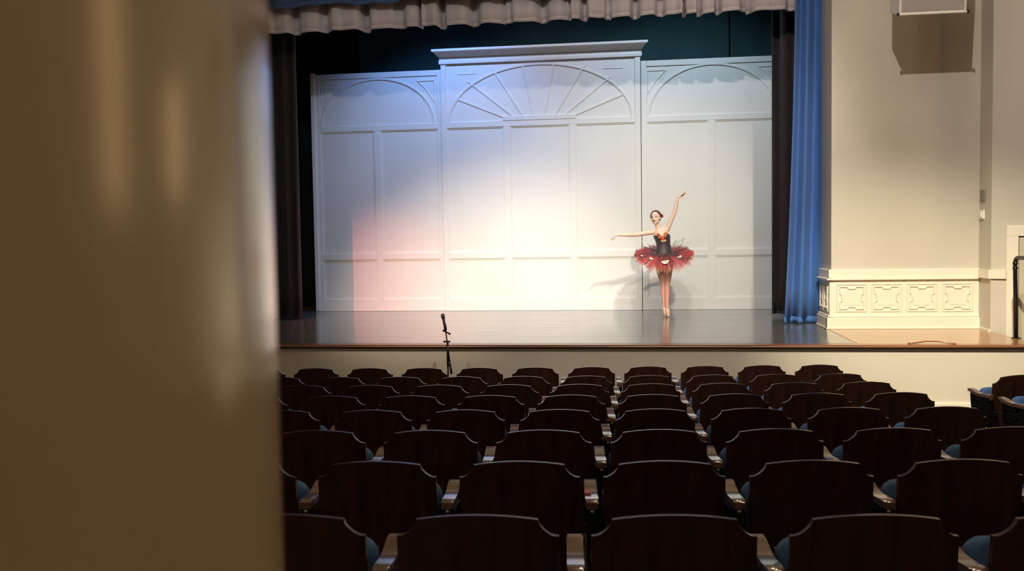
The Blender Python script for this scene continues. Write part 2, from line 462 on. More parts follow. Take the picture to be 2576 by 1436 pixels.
# ------------------------------------------------------------------ house lamps on the ceiling
lamps = [(-8.2, -1.5, 'over the left rear'), (-8.2, 5.0, 'over the left side'), (-1.8, -4.5, 'over the middle of the rear'), (4.6, -1.5, 'over the right rear'), (3.35, 5.0, 'over the right aisle'),
         (1.95, 7.1, 'over the right-hand block near the stage'), (0.85, 9.2, 'closest to the stage'), (-5.5, -4.5, 'over the left of the rear doors')]
for i, (x, y, lb) in enumerate(lamps):
    e = empty('ceiling_globe_lamp', (x, y, HZ))
    tag(e, 'frosted globe lamp hanging from the hall ceiling ' + lb, 'lamp', 'globe lamps of the hall')
    bm = bmesh.new(); ellipsoid(bm, (0, 0, -1.0), (0.22, 0.22, 0.22), nu=20, nv=12)
    mobj('globe', bm, M['globe'], e, True)
    bm = bmesh.new(); tube(bm, [(0, 0, 0), (0, 0, -0.8)], 0.012); box(bm, -0.06, 0.06, -0.06, 0.06, -0.03, 0)
    mobj('stem', bm, M['steel'], e)

# ------------------------------------------------------------------ scenery flats
YF = 16.93
def rail(parent, x0, x1, z0, z1, d=0.022, name='rail'):
    return bobj(name, (x0, x1, -d, 0.0, z0, z1), M['flat'], parent, 0.004)
def arch_moulding(parent, cx, z0, a, b, wd=0.05, d=0.016, t0=0.0, t1=math.pi, n=40, name='arch_moulding'):
    bm = bmesh.new()
    rings = []
    for i in range(n + 1):
        t = t0 + (t1 - t0) * i / n
        c, s = math.cos(t), math.sin(t)
        nx, nz = c / a, s / b
        l = math.hypot(nx, nz); nx /= l; nz /= l
        px, pz = cx + a * c, z0 + b * s
        rings.append([bm.verts.new((px + nx * u, y, pz + nz * u)) for u, y in ((-wd / 2, 0.001), (-wd / 3, -d), (wd / 3, -d), (wd / 2, 0.001))])
    for r0, r1 in zip(rings, rings[1:]):
        for k in range(3):
            bm.faces.new((r0[k], r0[k + 1], r1[k + 1], r1[k]))
    bm.faces.new(rings[0]); bm.faces.new(rings[-1])
    return mobj(name, bm, M['flat'], parent)
def bar2(parent, p, q, wd=0.03, d=0.013, name='ray_moulding'):
    bm = bmesh.new()
    a, b = Vector(p), Vector(q)
    t = (b - a).normalized(); n = Vector((-t[1], t[0]))
    Q = [a + n * wd / 2, b + n * wd / 2, b - n * wd / 2, a - n * wd / 2]
    A = [bm.verts.new((v[0], 0.001, v[1])) for v in Q]
    B = [bm.verts.new((v[0], -d, v[1])) for v in Q]
    bm.faces.new(B); bm.faces.new(A)
    for k in range(4):
        bm.faces.new((A[k], A[(k + 1) % 4], B[(k + 1) % 4], B[k]))
    return mobj(name, bm, M['flat'], parent)
def make_flat(x0, x1, ztop, yoff, cols, label, sw0, sw1):
    """cols: list of stile centre x between the panels"""
    e = empty('scenery_flat', ((x0 + x1) / 2, YF + yoff, HS))
    tag(e, label, 'stage flat', 'white panelled scenery flats')
    h = (x1 - x0) / 2
    cx = (x0 + x1) / 2
    Z = lambda z: z - HS
    bobj('board', (-h, h, 0.0, 0.045, 0.002, Z(ztop)), M['flat'], e)
    rail(e, -h, h, 0.002, Z(1.115), name='bottom_rail')
    rail(e, -h + sw0, h - sw1, Z(1.875), Z(1.99), name='middle_rail')
    rail(e, -h + sw0, h - sw1, Z(4.315), Z(4.42), name='upper_rail')
    rail(e, -h, -h + sw0, Z(1.115), Z(ztop), name='stile')
    rail(e, h - sw1, h, Z(1.115), Z(ztop), name='stile')
    for x in cols:
        rail(e, x - cx - 0.062, x - cx + 0.062, Z(1.99), Z(4.315), name='stile')
        rail(e, x - cx - 0.062, x - cx + 0.062, Z(1.115), Z(1.875), name='stile')
    # thin bead around each recessed panel
    xs = [-h + sw0] + [v for x in cols for v in (x - cx - 0.062, x - cx + 0.062)] + [h - sw1]
    for k in range(0, len(xs), 2):
        for za, zb in ((Z(1.115), Z(1.875)), (Z(1.99), Z(4.315))):
            bm = bmesh.new()
            u = 0.02
            for d in ((xs[k], xs[k] + u, za, zb), (xs[k + 1] - u, xs[k + 1], za, zb), (xs[k] + u, xs[k + 1] - u, za, za + u), (xs[k] + u, xs[k + 1] - u, zb - u, zb)):
                box(bm, d[0], d[1], -0.011, 0.0, d[2], d[3])
            mobj('panel_bead', bm, M['flat'], e)
    return e, cx, Z
# left flat
e, cx, Z = make_flat(-6.07, -3.612, 5.41, 0.04, [-4.86], 'white panelled scenery flat with an arch, left of the tall corniced one', 0.09, 0.075)
arch_moulding(e, -4.85 - cx, Z(4.42), 1.10, 0.87)
bobj('pilaster', (-6.145 - cx, -6.065 - cx, -0.06, 0.045, 0.002, Z(5.435)), M['flat'], e, 0.01)
rail(e, -2.458 / 2 + 0.09, 2.458 / 2 - 0.075, Z(5.31), Z(5.41), 0.015, 'top_rail')
for s in (-1, 1):
    bm = bmesh.new()
    xa = s * 1.10
    path = [(xa, Z(5.22)), (xa - s * 0.33, Z(5.22)), (xa - s * 0.18, Z(5.08)), (xa, Z(4.82))]
    path_bar(bm, path, 0.018, 0.012, 0.0)
    mobj('spandrel_moulding', bm, M['flat'], e)
# centre flat
e, cx, Z = make_flat(-3.606, 0.085, 5.52, 0.0, [-2.37, -1.155], 'tall white scenery flat with a fan arch and a projecting cornice', 0.10, 0.10)
arch_moulding(e, -1.765 - cx, Z(4.42), 1.70, 1.02)
rail(e, -2.447 - cx, -1.083 - cx, Z(4.42), Z(4.50), 0.03, 'fan_base')
rays = [((-2.447, 4.50), (-3.315, 4.86)), ((-2.26, 4.505), (-3.08, 5.165)), ((-2.07, 4.505), (-2.63, 5.39)), ((-1.875, 4.505), (-2.06, 5.43)),
        ((-1.67, 4.505), (-1.49, 5.43)), ((-1.48, 4.505), (-0.92, 5.39)), ((-1.29, 4.505), (-0.455, 5.16)), ((-1.083, 4.50), (-0.21, 4.84))]
for p, q in rays:
    bar2(e, (p[0] - cx, Z(p[1])), (q[0] - cx, Z(q[1])))
for s in (-1, 1):
    rail(e, s * 1.35 - 0.18, s * 1.35 + 0.18, Z(5.30), Z(5.315), 0.008, 'spandrel_bar')
bm = bmesh.new()
h = 1.8455
prof = [(0.045, Z(5.50)), (-0.04, Z(5.50)), (-0.045, Z(5.55)), (-0.035, Z(5.555)), (-0.035, Z(5.625)), (-0.05, Z(5.63)), (-0.13, Z(5.70)), (-0.17, Z(5.715)), (-0.17, Z(5.755)), (0.045, Z(5.755))]
# cornice with mitred returns: scale the outline outwards with its projection
secs = []
for sgn in (-1, 1):
    secs.append([bm.verts.new((sgn * (h + max(0.0, -p[0] - 0.03) * 0.85 + 0.02), p[0], p[1])) for p in prof])
n = len(prof)
for i in range(n):
    bm.faces.new((secs[0][i], secs[0][(i + 1) % n], secs[1][(i + 1) % n], secs[1][i]))
bm.faces.new(secs[0]); bm.faces.new(secs[1])
mobj('cornice', bm, M['flat'], e)
# right flat
e, cx, Z = make_flat(0.095, 2.62, 5.42, 0.04, [1.345], 'white panelled scenery flat with an arch, behind the black leg at right', 0.10, 0.09)
arch_moulding(e, 1.36 - cx, Z(4.42), 1.13, 0.90)
rail(e, -1.16, 1.17, Z(5.32), Z(5.42), 0.015, 'top_rail')
for s in (-1, 1):
    bm = bmesh.new()
    xa = s * 1.14
    path_bar(bm, [(xa, Z(5.24)), (xa - s * 0.33, Z(5.24)), (xa - s * 0.18, Z(5.10)), (xa, Z(4.84))], 0.018, 0.012, 0.0)
    mobj('spandrel_moulding', bm, M['flat'], e)
# timber braces behind the flats
for x in (-4.85, -1.76, 1.35):
    b = bobj('stage_brace', (-0.02, 0.02, 0.0, 0.9, 0.0, 0.04), M['nosing_wood'])
    b.location = (x, YF + 0.10, HS + 0.001)
    tag(b, {-4.85: 'timber brace foot behind the left scenery flat', -1.76: 'timber brace foot behind the corniced scenery flat', 1.35: 'timber brace foot behind the right scenery flat'}[x], 'brace')

# ------------------------------------------------------------------ curtains
def fold_profile(L, n, depth, seed, boxy=0.0, jitter=0.35):
    jitter = 0.6 if boxy else jitter
    """list of (s, y) samples of a pleated curtain seen from above"""
    rnd = random.Random(seed)
    ws = [1 + rnd.uniform(-jitter, jitter) for _ in range(n)]
    t = sum(ws)
    out = []
    s = 0.0
    for i, wv in enumerate(ws):
        wd = wv / t * L
        am = depth * (0.7 + rnd.random() * 0.6)
        ph = rnd.uniform(-0.15, 0.15)
        tilt = rnd.choice((-1, 1)) * rnd.uniform(0.6, 2.0)
        for k in range(16):
            f = k / 16
            v = math.cos(2 * math.pi * (f + ph * math.sin(math.pi * f)))
            if boxy:            # wide flat fronts, narrow deep gaps, every front turned a little
                v = math.tanh((v + 0.62) * (1 + boxy)) - 0.30 + tilt * (((f + 0.5) % 1.0) - 0.5)
            out.append((s + wd * f, -am * v * 0.5))
        s += wd
    out.append((L, 0.0))
    return out
def curtain(name, x0, y0, x1, y1, z0, z1, n, depth, m, parent, seed, boxy=0.0, hem=0.0, flare=0.0, nz=14, wav=0.0, hemz=None):
    prof = fold_profile(1.0, n, 1.0, seed, boxy)
    rnd = random.Random(seed + 99)
    ph = [rnd.uniform(0, 6.28) for _ in range(4)]
    bm = bmesh.new()
    d = Vector((x1 - x0, y1 - y0)); L = d.length; t = d / L; nn = Vector((-t[1], t[0]))
    cols = []
    for s, y in prof:
        col = []
        for j in range(nz + 1):
            v = j / nz
            dep = depth * (0.75 + 0.35 * (1 - v))
            sx = s + flare * (1 - v) ** 2.2 * (s - 1.0)
            sway = 0.02 * math.sin(3 * v + ph[0] + 9 * s)
            zb = z0 + wav * math.sin(s * n * 2.1 + ph[1]) + wav * 0.6 * math.sin(s * n * 5.3 + ph[2])
            z = zb + (z1 - zb) * v
            p = Vector((x0, y0)) + t * (sx * L) + nn * (y * dep + sway * depth)
            col.append(bm.verts.new((p[0], p[1], z)))
        cols.append(col)
    for a, b in zip(cols, cols[1:]):
        for j in range(nz):
            bm.faces.new((a[j], b[j], b[j + 1], a[j + 1]))
    o = mobj(name, bm, m, parent, True)
    sm = o.modifiers.new('thick', 'SOLIDIFY'); sm.thickness = 0.012; sm.offset = 0
    if hem:
        bm = bmesh.new()
        cols = []
        for s, y in prof:
            sx = s + flare * (s - 1.0)
            zb = z0 + wav * math.sin(s * n * 2.1 + ph[1]) + wav * 0.6 * math.sin(s * n * 5.3 + ph[2])
            p = Vector((x0, y0)) + t * (sx * L) + nn * (y * depth * 1.1 + 0.02 * math.sin(ph[0] + 9 * s) * depth)
            cols.append([bm.verts.new((p[0] + nn[0] * q, p[1] + nn[1] * q, zb + zz)) for q, zz in ((-0.011, 0.0), (-0.013, hem * 0.5), (-0.009, hem), (0.010, hem), (0.012, 0.0))])
        for a, b in zip(cols, cols[1:]):
            for k in range(5):
                bm.faces.new((a[k], a[(k + 1) % 5], b[(k + 1) % 5], b[k]))
        mobj('hem', bm, m, o, True)
    return o
def hang(name, label, cat, *a, group=None, **k):
    o = curtain(name, *a, **k)
    tag(o, label, cat, group)
    return o
hang('border_curtain', 'pleated mauve grey velvet border across the top of the stage', 'curtain', -6.9, 14.63, 3.4, 14.63, 5.665, 8.2, 23, 0.17, M['grey_velvet'], None, 5, boxy=2.2, hem=0.06, wav=0.006)
hang('valance_curtain', 'navy blue velvet valance hanging at the top of the proscenium', 'curtain', -6.2, 14.38, 2.28, 14.38, 6.03, 8.15, 17, 0.07, M['navy_velvet'], None, 11, hem=0.05, wav=0.02)
hang('house_curtain', 'bright blue velvet house curtain gathered against the right proscenium pier', 'curtain', 2.36, 14.215, 3.05, 14.225, HS + 0.006, 8.0, 3, 0.16, M['blue_velvet'], None, 21, hem=0.10, flare=0.26)
hang('leg_curtain', 'black leg curtain hanging just left of the blue house curtain', 'curtain', 2.20, 15.45, 3.6, 15.15, HS + 0.05, 8.4, 6, 0.14, M['black_drape'], None, 31, hem=0.05)
hang('leg_curtain', 'black leg curtain hanging at the left of the stage beside the column', 'curtain', -8.3, 15.1, -5.80, 15.28, HS + 0.02, 8.4, 9, 0.15, M['black_drape'], None, 43, hem=0.05)
# dark backdrop in three widths
for x0, x1, lb in ((-9.0, -5.62, 'nearly black backdrop width behind the left scenery flat'), (-5.60, 1.80, 'dark teal backdrop width above the corniced scenery flat'), (1.82, 6.5, 'dark teal backdrop width at the right behind the black leg')):
    hang('backdrop', lb, 'backdrop', x0, 18.3 if x0 > -7 else 18.36, x1, 18.3 if x0 > -7 else 18.36, HS + 0.01, 9.0, 10, 0.03, M['teal_drape'] if x0 > -7 else M['near_black'], None, 50, group='dark backdrop widths')
# pipes that carry the curtains
for y, z, x0, x1, lb in ((14.63, 8.2, -7, 3.5, 'pipe carrying the grey border'), (14.36, 8.2, -6.24, 2.3, 'pipe carrying the blue curtains'), (15.27, 8.4, -8.4, 3.7, 'pipe carrying the black legs')):
    bm = bmesh.new(); tube(bm, [(x0, 0, 0), (x1, 0, 0)], 0.025)
    o = mobj('batten_pipe', bm, M['black_pipe']); o.location = (0, y, z + 0.032)
    tag(o, 'black ' + lb + ' above the stage', 'pipe')

# ------------------------------------------------------------------ loudspeaker under the ceiling, hung in front of the pier
sp = empty('hanging_loudspeaker', (3.685, 12.2, 4.96))
tag(sp, 'white hanging loudspeaker box at the top right in front of the pier', 'loudspeaker')
bm = bmesh.new()
prism(bm, [(0.0, 0.0), (0.42, 0.12), (0.42, 1.0), (-0.10, 1.0)], 'x', -0.40, 0.40, 0.006)
mobj('case', bm, M['speaker_case'], sp)
bm = bmesh.new()
pts = [(-0.0, 0.035), (-0.10, 0.98), (-0.112, 0.98), (-0.012, 0.035)]
prism(bm, pts, 'x', -0.37, 0.37)
mobj('grille', bm, M['speaker_grille'], sp)
bm = bmesh.new(); tube(bm, [(-0.415, -0.012, 0.0), (0.415, -0.012, 0.0)], 0.012)
mobj('edge_bar', bm, M['plate_white'], sp)
for s in (-1, 1):
    bm = bmesh.new(); box(bm, s * 0.415 - 0.012, s * 0.415 + 0.012, -0.03, 0.01, -0.015, 0.02)
    mobj('corner_bolt', bm, M['iron'], sp)
    bm = bmesh.new(); tube(bm, [(s * 0.36, 0.2, 1.0), (s * 0.36, 0.2, HZ - 4.96)], 0.008)
    mobj('hanger_rod', bm, M['steel'], sp)

# ------------------------------------------------------------------ pipe handrail at the right edge of the apron
hr = empty('pipe_handrail', (4.715, 12.13, HS))
tag(hr, 'black bent pipe handrail standing on the apron by the door', 'handrail')
def bend(p0, c, p1, n=6):
    return [tuple((1 - t) ** 2 * a + 2 * t * (1 - t) * b + t * t * cc for a, b, cc in zip(p0, c, p1)) for t in [i / n for i in range(n + 1)]]
bm = bmesh.new()
path = [(-0.03, 0, 0)] + bend((-0.05, 0, 0.90), (-0.05, 0, 1.01), (-0.02, -0.10, 1.01)) + bend((0.0, -0.58, 1.01), (0.0, -0.68, 1.01), (0.0, -0.68, 0.90)) + [(0.0, -0.68, 0.0)]
path = [(-0.03, 0, 0)] + [(-0.05, 0, 0.90)] + bend((-0.05, 0, 0.93), (-0.05, 0, 1.01), (-0.04, -0.08, 1.01)) + bend((-0.02, -0.52, 1.01), (-0.02, -0.6, 1.01), (-0.02, -0.6, 0.93)) + [(-0.02, -0.6, 0.0)]
tube(bm, path, 0.026, 12)
mobj('pipe', bm, M['black_pipe'], hr, True)
bm = bmesh.new(); lathe(bm, [(0.055, 0.0), (0.055, 0.012), (0.03, 0.016)], 20, (-0.03, 0, 0)); mobj('floor_flange', bm, M['black_pipe'], hr)
bm = bmesh.new(); lathe(bm, [(0.055, 0.0), (0.055, 0.012), (0.03, 0.016)], 20, (-0.02, -0.6, 0)); mobj('floor_flange', bm, M['black_pipe'], hr)
for p in ((-0.049, 0, 0.88), (-0.049, 0, 0.94)):
    bm = bmesh.new(); tube(bm, [(p[0], p[1], p[2] - 0.015), (p[0], p[1], p[2] + 0.015)], 0.031, 12); mobj('fitting', bm, M['black_pipe'], hr, True)

# cable lying at the lip of the apron
bm = bmesh.new()
tube(bm, [(-0.28, 0, 0.008), (-0.18, 0.02, 0.014), (-0.05, 0.05, 0.03), (0.08, 0.04, 0.028), (0.2, 0.0, 0.012), (0.26, -0.03, 0.008)], 0.008, 8)
o = mobj('floor_cable', bm, M['nosing_wood'], None, True)
o.location = (3.50, YE + 0.10, HS)
tag(o, 'short brown cable loop lying on the lip of the apron', 'cable')

# ------------------------------------------------------------------ microphone stand in front of the stage
ms = empty('microphone_stand', (-2.27, 10.75, 0.10))
tag(ms, 'black boom microphone stand between the front row and the stage', 'microphone stand')
bm = bmesh.new(); tube(bm, [(0, 0, 0.25), (0, 0, 0.87)], 0.010); mobj('pole', bm, M['mic_black'], ms, True)
bm = bmesh.new(); tube(bm, [(0, 0, 0.60), (0, 0, 0.90)], 0.014); mobj('sleeve', bm, M['mic_black'], ms, True)
for k in range(3):
    a = k * 2.094 + 0.5
    bm = bmesh.new(); tube(bm, [(0, 0, 0.26), (0.30 * math.cos(a), 0.30 * math.sin(a), 0.012)], 0.009)
    lg = mobj('leg', bm, M['mic_black'], ms, True)
    bm = bmesh.new(); tube(bm, [(0.27 * math.cos(a), 0.27 * math.sin(a), 0.036), (0.305 * math.cos(a), 0.305 * math.sin(a), 0.012)], 0.012); mobj('rubber_foot', bm, M['mic_black'], lg)
bp0, bp1 = Vector((0.048, -0.03, 0.515)), Vector((-0.028, 0.02, 1.06))
bm = bmesh.new(); tube(bm, [bp0, bp1], 0.0085); mobj('boom', bm, M['mic_black'], ms, True)
bm = bmesh.new(); tube(bm, [bp0, bp0.lerp(bp1, 0.22)], 0.0145); mobj('counterweight', bm, M['mic_black'], ms, True)
bm = bmesh.new(); tube(bm, [(-0.035, -0.005, 0.905), (0.035, 0.0, 0.905)], 0.010); ellipsoid(bm, (-0.04, -0.005, 0.905), (0.012, 0.012, 0.012)); mobj('clutch', bm, M['mic_black'], ms, True)
cl_ = empty('mic_clip_root'); bpy.data.objects.remove(cl_)
bm = bmesh.new(); tube(bm, [(-0.045, 0.02, 1.03), (0.02, 0.02, 1.0)], 0.009); ellipsoid(bm, (-0.05, 0.02, 1.035), (0.013, 0.013, 0.013)); ellipsoid(bm, (0.024, 0.02, 0.995), (0.013, 0.013, 0.013))
tube(bm, [(-0.025, 0.02, 1.04), (-0.036, 0.02, 1.12)], 0.018); mobj('mic_clip', bm, M['mic_black'], ms, True)
mc = empty('microphone', (-2.27 - 0.03, 10.77, 1.17))
tag(mc, 'dark handheld microphone with round grille clipped on the boom stand', 'microphone')
bm = bmesh.new(); tube(bm, [(0.006, 0, -0.05), (-0.020, 0, 0.115)], [0.012, 0.017]); mobj('handle', bm, M['mic_black'], mc, True)
bm = bmesh.new(); ellipsoid(bm, (-0.025, 0, 0.145), (0.026, 0.026, 0.029)); mobj('grille', bm, M['mic_mesh'], mc, True)
bm = bmesh.new(); tube(bm, [(-0.021, 0, 0.116), (-0.0225, 0, 0.130)], 0.024); mobj('collar', bm, M['mic_black'], mc, True)

# ------------------------------------------------------------------ theatre seats
PITCH_S = 0.53
def seat_back_mesh():
    H0, TOP = 0.30, 0.79
    def top(x):
        a = abs(x)
        if a <= 0.166:
            return TOP - 0.017 * (a / 0.166) ** 2
        if a <= 0.170:
            return TOP - 0.017 - 0.014 * (a - 0.166) / 0.004
        u = (a - 0.170) / 0.052
        return TOP - 0.031 - 0.036 * (1 - (1 - min(u, 1)) ** 2.1)
    xs = [i / 8 * 0.160 for i in range(9)] + [0.166, 0.170] + [0.170 + 0.052 * k / 7 for k in range(1, 8)]
    xs = [-x for x in reversed(xs[1:])] + xs
    NZ = 7
    bm = bmesh.new()
    def bow(x, z):
        return 0.55 * x * x + 0.10 * max(0, (0.79 - z)) * 1.0
    sheets = []
    for dy in (0.0, 0.017):
        g = []
        for x in xs:
            col = []
            for j in range(NZ + 1):
                z = H0 + (top(x) - H0) * (j / NZ)
                k = 1.0 - 0.07 * max(0, (0.62 - z)) / 0.32
                col.append(bm.verts.new((x * k, bow(x, z) + dy, z)))
            g.append(col)
        sheets.append(g)
    A, B = sheets
    n = len(xs)
    for i in range(n - 1):
        for j in range(NZ):
            bm.faces.new((A[i][j], A[i + 1][j], A[i + 1][j + 1], A[i][j + 1]))
            bm.faces.new((B[i][j], B[i][j + 1], B[i + 1][j + 1], B[i + 1][j]))
        bm.faces.new((A[i][NZ], A[i + 1][NZ], B[i + 1][NZ], B[i][NZ]))
        bm.faces.new((A[i][0], B[i][0], B[i + 1][0], A[i + 1][0]))
    for i in (0, n - 1):
        for j in range(NZ):
            bm.faces.new((A[i][j], A[i][j + 1], B[i][j + 1], B[i][j]))
    rim = [e for e in bm.edges if len(e.link_faces) == 2 and e.calc_face_angle(0) > 1.0 and abs(e.verts[0].co.y - e.verts[1].co.y) < 0.0165]
    bmesh.ops.bevel(bm, geom=rim, offset=0.005, segments=2, affect='EDGES', profile=0.5, clamp_overlap=True)
    bmesh.ops.recalc_face_normals(bm, faces=bm.faces)
    me = bpy.data.meshes.new('backrest'); bm.to_mesh(me); bm.free()
    me.materials.append(M['seat_wood'])
    for p in me.polygons: p.use_smooth = True
    me.set_sharp_from_angle(angle=R(50))
    return me
def simple_mesh(name, fn, m, smooth=False, sharp=40):
    bm = bmesh.new(); fn(bm)
    bmesh.ops.recalc_face_normals(bm, faces=bm.faces)
    me = bpy.data.meshes.new(name); bm.to_mesh(me); bm.free()
    me.materials.append(m)
    if smooth:
        for p in me.polygons: p.use_smooth = True
        me.set_sharp_from_angle(angle=R(sharp))
    return me
def cushion(bm):
    # tipped-up upholstered seat: rounded slab standing nearly upright in front of the back
    box(bm, -0.222, 0.222, -0.035, 0.035, -0.12, 0.285, 0.0)
    es = list(bm.edges)
    bmesh.ops.bevel(bm, geom=[e for e in es if abs(e.verts[0].co.y - e.verts[1].co.y) > 0.01 and e.verts[0].co.z > 0], offset=0.06, segments=5, affect='EDGES', profile=0.5)
    bmesh.ops.bevel(bm, geom=[e for e in bm.edges if e.calc_face_angle(0) > 1.0], offset=0.022, segments=3, affect='EDGES', profile=0.5)
    bmesh.ops.rotate(bm, verts=bm.verts, cent=(0, 0, 0), matrix=Matrix.Rotation(R(-12), 3, 'X'))
def seat_shell(bm):
    box(bm, -0.215, 0.215, 0.036, 0.050, -0.12, 0.25, 0.005)
    bmesh.ops.rotate(bm, verts=bm.verts, cent=(0, 0, 0), matrix=Matrix.Rotation(R(-12), 3, 'X'))
def armrest(bm):
    # thick bar, level at the rear, rising in an S to its front end
    prof = [(-0.032, -0.004), (-0.024, 0.002), (0.02, -0.001), (0.05, -0.004), (0.09, -0.006), (0.12, -0.004), (0.16, 0.004), (0.195, 0.013), (0.225, 0.016)]
    pts = [(y, 0.640 + z) for y, z in prof] + [(0.234, 0.650), (0.234, 0.642)] + [(y, 0.616 + z) for y, z in reversed(prof)]
    prism(bm, pts, 'x', -0.024, 0.024, 0.005)
def standard(bm):
    pts = [(0.02, 0.618), (0.03, 0.40), (0.0, 0.12), (-0.06, 0.03), (-0.07, 0.0), (0.27, 0.0), (0.25, 0.03), (0.17, 0.10), (0.15, 0.30), (0.17, 0.42), (0.20, 0.48), (0.215, 0.53), (0.225, 0.622)]
    prism(bm, pts, 'x', -0.016, 0.016, 0.004)
    box(bm, -0.021, 0.021, 0.00, 0.03, 0.40, 0.619, 0.004)
    box(bm, -0.022, 0.022, 0.02, 0.215, 0.60, 0.619, 0.004)
def standard_trim(bm):
    for s in (-1, 1):
        for d in ((0.045, 0.20, 0.575, 0.587), (0.045, 0.20, 0.515, 0.527), (0.045, 0.057, 0.515, 0.587), (0.188, 0.20, 0.515, 0.587), (0.045, 0.18, 0.49, 0.50)):
            x = sorted((s * 0.015, s * 0.021))
            box(bm, x[0], x[1], *d)
def bolt(bm):
    ellipsoid(bm, (0, 0, 0), (0.010, 0.008, 0.010), nu=10, nv=6)
def bracket(bm):
    box(bm, -0.024, 0.024, 0.012, 0.045, 0.47, 0.50, 0.003)
ME = {
    'backrest': seat_back_mesh(),
    'seat_cushion': simple_mesh('seat_cushion', cushion, M['blue_seat'], True, 60),
    'seat_shell': simple_mesh('seat_shell', seat_shell, M['seat_wood']),
    'armrest': simple_mesh('armrest', armrest, M['arm_wood'], True, 35),
    'standard': simple_mesh('standard', standard, M['iron']),
    'panel_trim': simple_mesh('panel_trim', standard_trim, M['iron']),
    'bolt': simple_mesh('bolt', bolt, M['steel'], True),
    'bracket': simple_mesh('bracket', bracket, M['iron']),
}
def make_seat(loc, rz, label, group, right_end=False, sticker=False):
    e = empty('theater_seat', loc, rz)
    tag(e, label, 'theater seat', group)
    inst('backrest', ME['backrest'], e)
    cu = inst('seat_cushion', ME['seat_cushion'], e, (0, 0.155, 0.385))
    inst('seat_shell', ME['seat_shell'], cu)
    inst('bracket', ME['bracket'], e, (-0.214, 0, 0))
    inst('bracket', ME['bracket'], e, (0.214, 0, 0))
    for s in ((-1, 1) if right_end else (-1,)):
        x = s * PITCH_S / 2
        ar = inst('armrest', ME['armrest'], e, (x, 0.035, 0))
        st = inst('standard', ME['standard'], e, (x, 0.02, 0))
        inst('panel_trim', ME['panel_trim'], st)
        inst('bolt', ME['bolt'], st, (0, -0.008, 0.60))
        if sticker and s == -1:
            bobj('sticker', (-0.0245, 0.0, 0.085, 0.135, 0.6345, 0.6405), M['pink'], ar)
    return e
ORD = ['first', 'second', 'third', 'fourth', 'fifth', 'sixth', 'seventh', 'eighth', 'ninth', 'tenth', 'eleventh', 'twelfth', 'thirteenth']
NMIN = {1: -8, 2: -7, 3: -6, 4: -6, 5: -5, 6: -4, 7: -4, 8: -3}
X0, YR1, DR = 0.0949, 8.6244, 0.8862
rnd = random.Random(3)
for r in range(1, 9):
    for n in range(NMIN[r], 4):
        x = X0 + PITCH_S * n
        yr = YR1 - (r - 1) * DR
        y = yr + 0.0867 * x + 0.0067 * x * x
        z = floor_z(yr) + (0.022 if r == 1 else 0.0)
        lb = 'dark wooden tip-up seat, %s from the right aisle, in the %s row from the stage' % (ORD[3 - n], ORD[r - 1])
        sd = make_seat((x, y, z - 0.003), math.atan(0.0867 + 0.0134 * x) + rnd.uniform(-0.008, 0.008), lb, 'seats of the centre block, row %d' % r, right_end=(n == 3), sticker=(r == 7 and n == 0))
# first seats of the right-hand block across the aisle
side = [(3.02, 7.69, 'left end seat of the right-hand block, its armrest against the stage front', 16), (3.53, 7.84, 'seat beside the left end seat of the right-hand block', 16),
        (2.965, 6.90, 'left end seat of the nearer right-hand row, at the right picture edge', 16),
        (3.475, 7.05, 'second seat of the nearer right-hand row', 16), (4.04, 7.985, 'third seat of the right-hand block row facing the door', 16), (3.985, 7.195, 'third seat of the nearer right-hand row', 16)]
for x, y, lb, a in side:
    make_seat((x, y, floor_z(y) + 0.02), R(a), 'dark wooden tip-up ' + lb, 'seats of the right-hand block')

